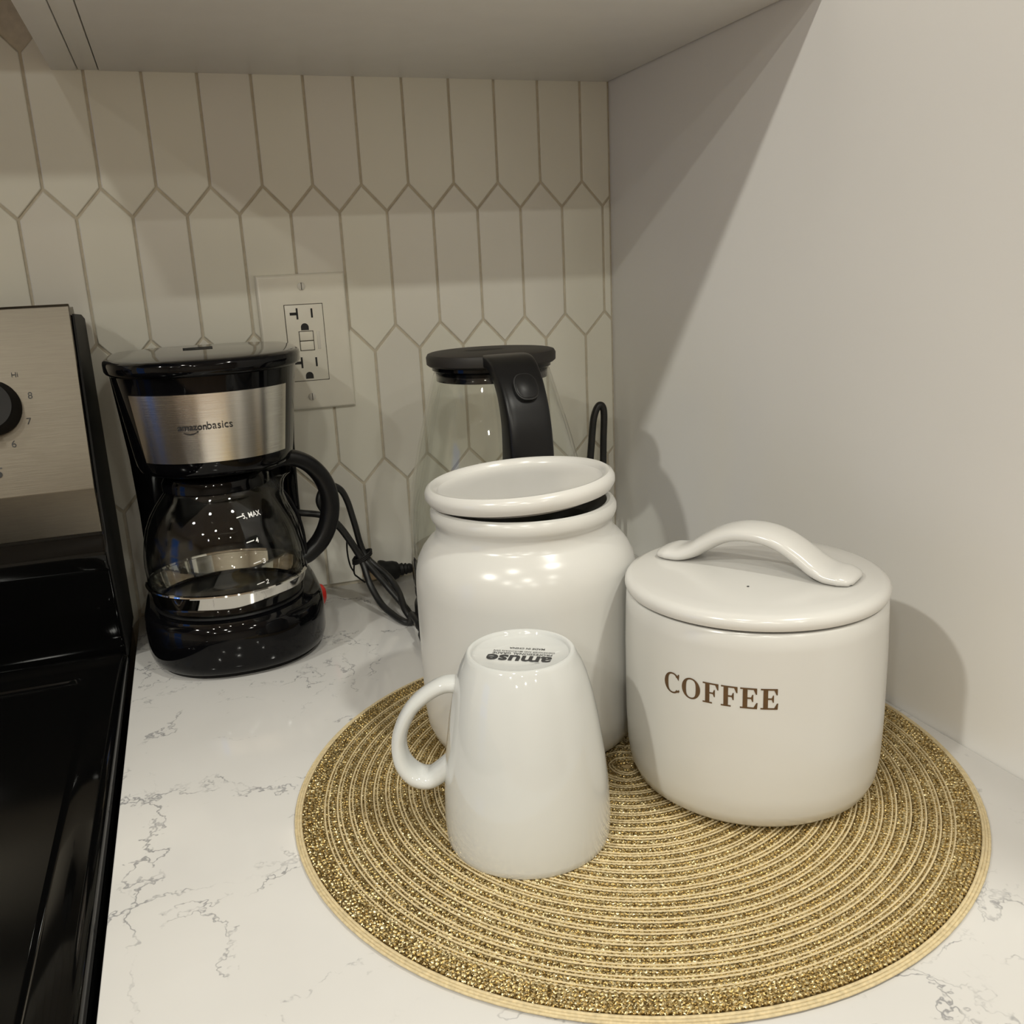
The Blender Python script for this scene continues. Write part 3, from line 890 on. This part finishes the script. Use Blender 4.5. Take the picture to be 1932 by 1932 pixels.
V, F = loft([lv(z, W, yf, -.022, 5.0, -.100) for z, W, yf in hl_]); mk('brew_head', V, F, 'black', cm)
# steel band: the front of the head, 0.8 mm proud
def head_at(z):
    for (z0, w0, f0), (z1, w1, f1) in zip(hl_, hl_[1:]):
        if z0 <= z <= z1:
            t = (z-z0)/(z1-z0); return w0+(w1-w0)*t, f0+(f1-f0)*t
def head_pt(x_frac_ang, z, outw):
    W, yf = head_at(z); a = x_frac_ang
    c, s = math.cos(a), math.sin(a)
    x = (W+outw)*math.copysign(abs(c)**(2/2.3), c); y = yl(-.100)-(yl(-.100)-yl(yf)+outw)*(abs(s)**(2/2.3))
    return (x, y, z)
A0, A1, NA = math.radians(218), math.radians(322), 56
V, F = [], []
zz_ = [.1630, .1632, .2122, .2124]; ow = [-.0005, .0009, .0009, -.0005]
for z, o_ in zip(zz_, ow):
    for k in range(NA+1):
        V.append(head_pt(A0+(A1-A0)*k/NA, z, o_))
for i in range(3):
    for k in range(NA):
        a = i*(NA+1)+k; F.append((a, a+1, a+NA+2, a+NA+1))
bandp = mk('steel_band', V, F, 'band', cm)
def on_band(V, out=.0017):
    W = []
    for x, z in V:
        # invert x on the superellipse at that height
        Wd, yf = head_at(z); c = max(-1, min(1, x/(Wd+out))); cc = math.copysign(abs(c)**(2.3/2), c)
        W.append(head_pt(-math.acos(cc), z, out))
    return W
BX, BZ = -0.0060, .1872
V1, F1 = fit_text('amazon', .0195, None, offset=.018)
V2, F2 = fit_text('basics', .0172, None, offset=-.004)
mk('brand_print', on_band([(v[0]+BX-.0088, v[1]+BZ) for v in V1]), F1, 'ink', bandp, smooth=False)
mk('brand_print', on_band([(v[0]+BX+.0098, v[1]+BZ) for v in V2]), F2, 'ink', bandp, smooth=False)
sm, fs = [], []
for k in range(17):
    t = k/16; x = BX-.0152+t*.0098; sag = -.0017*math.sin(PI*t)**.8; th = .00016+.00032*math.sin(PI*t)
    sm += [(x, BZ-.0013+sag-th), (x, BZ-.0013+sag+th*.6)]
for k in range(16):
    fs.append((2*k, 2*k+2, 2*k+3, 2*k+1))
b0 = len(sm); sm += [(BX-.0062, BZ-.0010), (BX-.0048, BZ-.0008), (BX-.0053, BZ-.0024)]; fs.append((b0, b0+2, b0+1))
mk('brand_smile', on_band(sm), fs, 'ink', bandp, smooth=False)
# lid
V, F = loft([lv(z, W, yf, yb_, 4.5, -.098) for z, W, yf, yb_ in ((.2240, .0680, -.1820, -.020), (.2252, .0700, -.1846, -.019), (.2268, .0708, -.1856, -.019), (.2318, .0710, -.1858, -.019), (.2336, .0706, -.1850, -.0195), (.2348, .0692, -.1828, -.021), (.2356, .0660, -.1780, -.024), (.2368, .0500, -.150, -.036))])
cl = mk('lid', V, F, 'black', cm)
for dy in (0, .007):
    box('steam_slot', -.014, .008, yl(-.085)+dy, yl(-.085)+dy+.0016, .2370, .2375, 'hole', cl)
# rocker switch on the right flank of the base
V, F = lathe([(0, .0052), (.0040, .0046), (.0068, .0026), (.0078, 0)], 28)
mk('switch', [(.0684+v[2], yl(-.0985)+v[0]*.85, .0280+v[1]*1.25) for v in V], F, 'red', cm)
# cord: leaves the column, is gathered by a twist tie and spills onto the worktop
o3 = Vector((CMX, CMY, 0))
ca = [(-0.336, -0.040, 0.088), (-0.3251, -0.045, 0.0867), (-0.3086, -0.050, 0.0832), (-0.2963, -0.055, 0.0736), (-0.2800, -0.0600, 0.0441), (-0.2640, -0.087, 0.0216), (-0.2535, -0.110, 0.0065), (-0.2532, -0.121, 0.0034), (-0.2560, -0.112, 0.0090), (-0.2560, -0.092, 0.0175), (-0.2605, -0.075, 0.0270), (-0.2761, -0.0560, 0.0440),
      (-0.283, -0.055, 0.0752), (-0.2873, -0.055, 0.0951), (-0.2936, -0.058, 0.1075), (-0.3049, -0.062, 0.1126), (-0.3128, -0.066, 0.1018), (-0.3085, -0.066, 0.0894), (-0.2951, -0.064, 0.0708), (-0.2814, -0.0635, 0.0430), (-0.2777, -0.076, 0.0235), (-0.2725, -0.094, 0.0100), (-0.2666, -0.1103, 0.0048), (-0.2617, -0.126, 0.0034), (-0.2565, -0.1325, 0.0034), (-0.2550, -0.1340, 0.0105), (-0.2550, -0.1480, 0.0120), (-0.2545, -0.1600, 0.0110)]
pts = catmull([Vector(p)-o3 for p in ca], 8)
V, F = tube(pts, .0029, 10); cord = mk('power_cord', V, F, 'rubber', cm, sharp=80)
pts = catmull([Vector(p)-o3 for p in [(-.2545, -.1600, .0110), (-.2530, -.170, .0110), (-.2510, -.180, .0110), (-.2495, -.188, .0110)]], 5)
V, F = tube(pts, [.004, .0044, .0042, .0048, .0045, .0052, .0050, .006, .008, .0095, .0105, .0108, .0110, .0110, .0108, .0105], 12); mk('plug', V, F, 'matteblack', cm)
for k in range(3):
    c = Vector((-0.2795, -0.0600, 0.0455-.0016*k))-o3
    pts = [c+Vector((.0085*math.cos(a), .0068*math.sin(a), .004*math.cos(a))) for a in [2*PI*j/20 for j in range(20)]]
    V, F = tube(pts, .0009, 6, True); mk('twist_tie', V, F, 'matteblack', cord)
pts = catmull([Vector(p)-o3 for p in [(-.2855, -.0560, .0440), (-.2872, -.055, .0288), (-.2840, -.054, .0235), (-.2777, -.053, .0172)]], 6)
V, F = tube(pts, .0008, 6); mk('twist_tie', V, F, 'matteblack', cord)
pts = catmull([Vector(p)-o3 for p in [(-.2905, -.057, .0680), (-.2915, -.055, .0500), (-.2900, -.054, .0360), (-.2868, -.0545, .0285)]], 6)
V, F = tube(pts, .0008, 6); mk('twist_tie', V, F, 'matteblack', cord)

# ------------------------------------------------------------------ carafe standing on the hot plate
GX, GY, GZ = -0.3945, -0.1100, 0.0448
cf = thing('glass_carafe', 'round glass coffee carafe with black handle on the coffee maker hot plate', 'carafe', (GX, GY, GZ))
def q(z): return z-GZ
cp = [(.0500, .0452), (.0545, .0460), (.0562, .0476), (.0575, .0530), (.0588, .0590), (.0598, .0606), (.0612, .0622), (.0600, .0640), (.0604, .0700), (.0609, .0780), (.0604, .0860), (.0588, .0960), (.0560, .1060), (.0520, .1150), (.0472, .1230), (.0425, .1295), (.0396, .1335), (.0388, .1362), (.0396, .1385)]
def spout(r_, z_, a):
    z_ = z_+GZ
    if z_ < .118:
        return r_
    d = (a-PI+PI) % (2*PI)-PI
    return r_+ (.017*((z_-.118)/.020)**1.5)*math.exp(-(d/.30)**2)
prof = [(0, q(.0452))]+[(a, q(b)) for a, b in cp]+[(a-.0018, q(b)) for a, b in cp[::-1]]+[(0, q(.0470))]
V, F = lathe(prof, 128, lambda r_, z_, a: spout(r_, z_, a+PI)); mk('glass_body', V, F, 'glass2', cf, sharp=80)
V, F = lathe([(.0562, q(.0470)), (.0574, q(.0474)), (.0606, q(.0612)), (.0618, q(.0616)), (.0622, q(.0626)), (.0618, q(.0636)), (.0604, q(.0640))], 96); mk('steel_ring', V, F, 'mirror', cf)
V, F = lathe([(0, q(.1480)), (.030, q(.1478)), (.0375, q(.1455)), (.0400, q(.1410)), (.0402, q(.1350)), (.0378, q(.1330)), (.0366, q(.1345)), (0, q(.1345))], 64); mk('carafe_lid', V, F, 'black', cf)
hd_ = Vector((.988, .155, 0)).normalized(); lt = Vector((-hd_.y, hd_.x, 0))
hp = [(.0360, .1440, .0105, .0050), (.0480, .1478, .0100, .0058), (.0610, .1470, .0096, .0064), (.0740, .1395, .0092, .0068), (.0840, .1255, .0090, .0069), (.0880, .1080, .0088, .0070), (.0850, .0900, .0088, .0070), (.0770, .0755, .0086, .0068), (.0660, .0660, .0084, .0062), (.0600, .0625, .0080, .0050)]
pts = catmull([hd_*p[0]+Vector((0, 0, q(p[1]))) for p in hp], 6)
V, F = sweep(pts, lt, lerp_list([p[2] for p in hp], len(pts)), lerp_list([p[3] for p in hp], len(pts)), 20, 3.0)
hnd = mk('handle', V, F, 'satinblack', cf, sharp=60)
st = [(.0410, .1400), (.0440, .1300), (.0500, .1210), (.0550, .1120), (.0590, .1010), (.0615, .0880), (.0622, .0760), (.0620, .0660)]
pts = catmull([hd_*p[0]+Vector((0, 0, q(p[1]))) for p in st], 5)
V, F = sweep(pts, lt, .0075, .0012, 12, 4.0); mk('handle_strap', V, F, 'satinblack', hnd, sharp=60)
def rad_at(z):
    for (r0, z0), (r1, z1) in zip(cp, cp[1:]):
        if z0 <= z <= z1:
            return r0+(r1-r0)*(z-z0)/(z1-z0)
def on_glass(name, V, F, a0, z0):
    W = []
    for v in V:
        z = z0+v[1]; rr = rad_at(z)+.0003; a = a0+v[0]/rr
        W.append((rr*math.cos(a), rr*math.sin(a), q(z)))
    mk(name, W, F, 'white_ink', cf, smooth=False)
for body, ad, z, wd in (('5, MAX', -65.5, .1165, .0145), ('4', -67.5, .0985, .0022), ('3', -65.3, .0825, .0024), ('2', -64.5, .0660, .0024)):
    V, F = fit_text(body, wd, .0036, offset=.02 if len(body) == 1 else .01)
    on_glass('volume_mark', V, F, math.radians(ad), z)
    aoff = -76 if len(body) > 1 else ad-5.2
    if len(body) > 1: aoff = -75.5
    on_glass('volume_mark', [(-.0030, .0010), (.0030, .0018), (.0030, .0025), (-.0030, .0017)], [(0, 1, 2, 3)], math.radians(aoff), z)
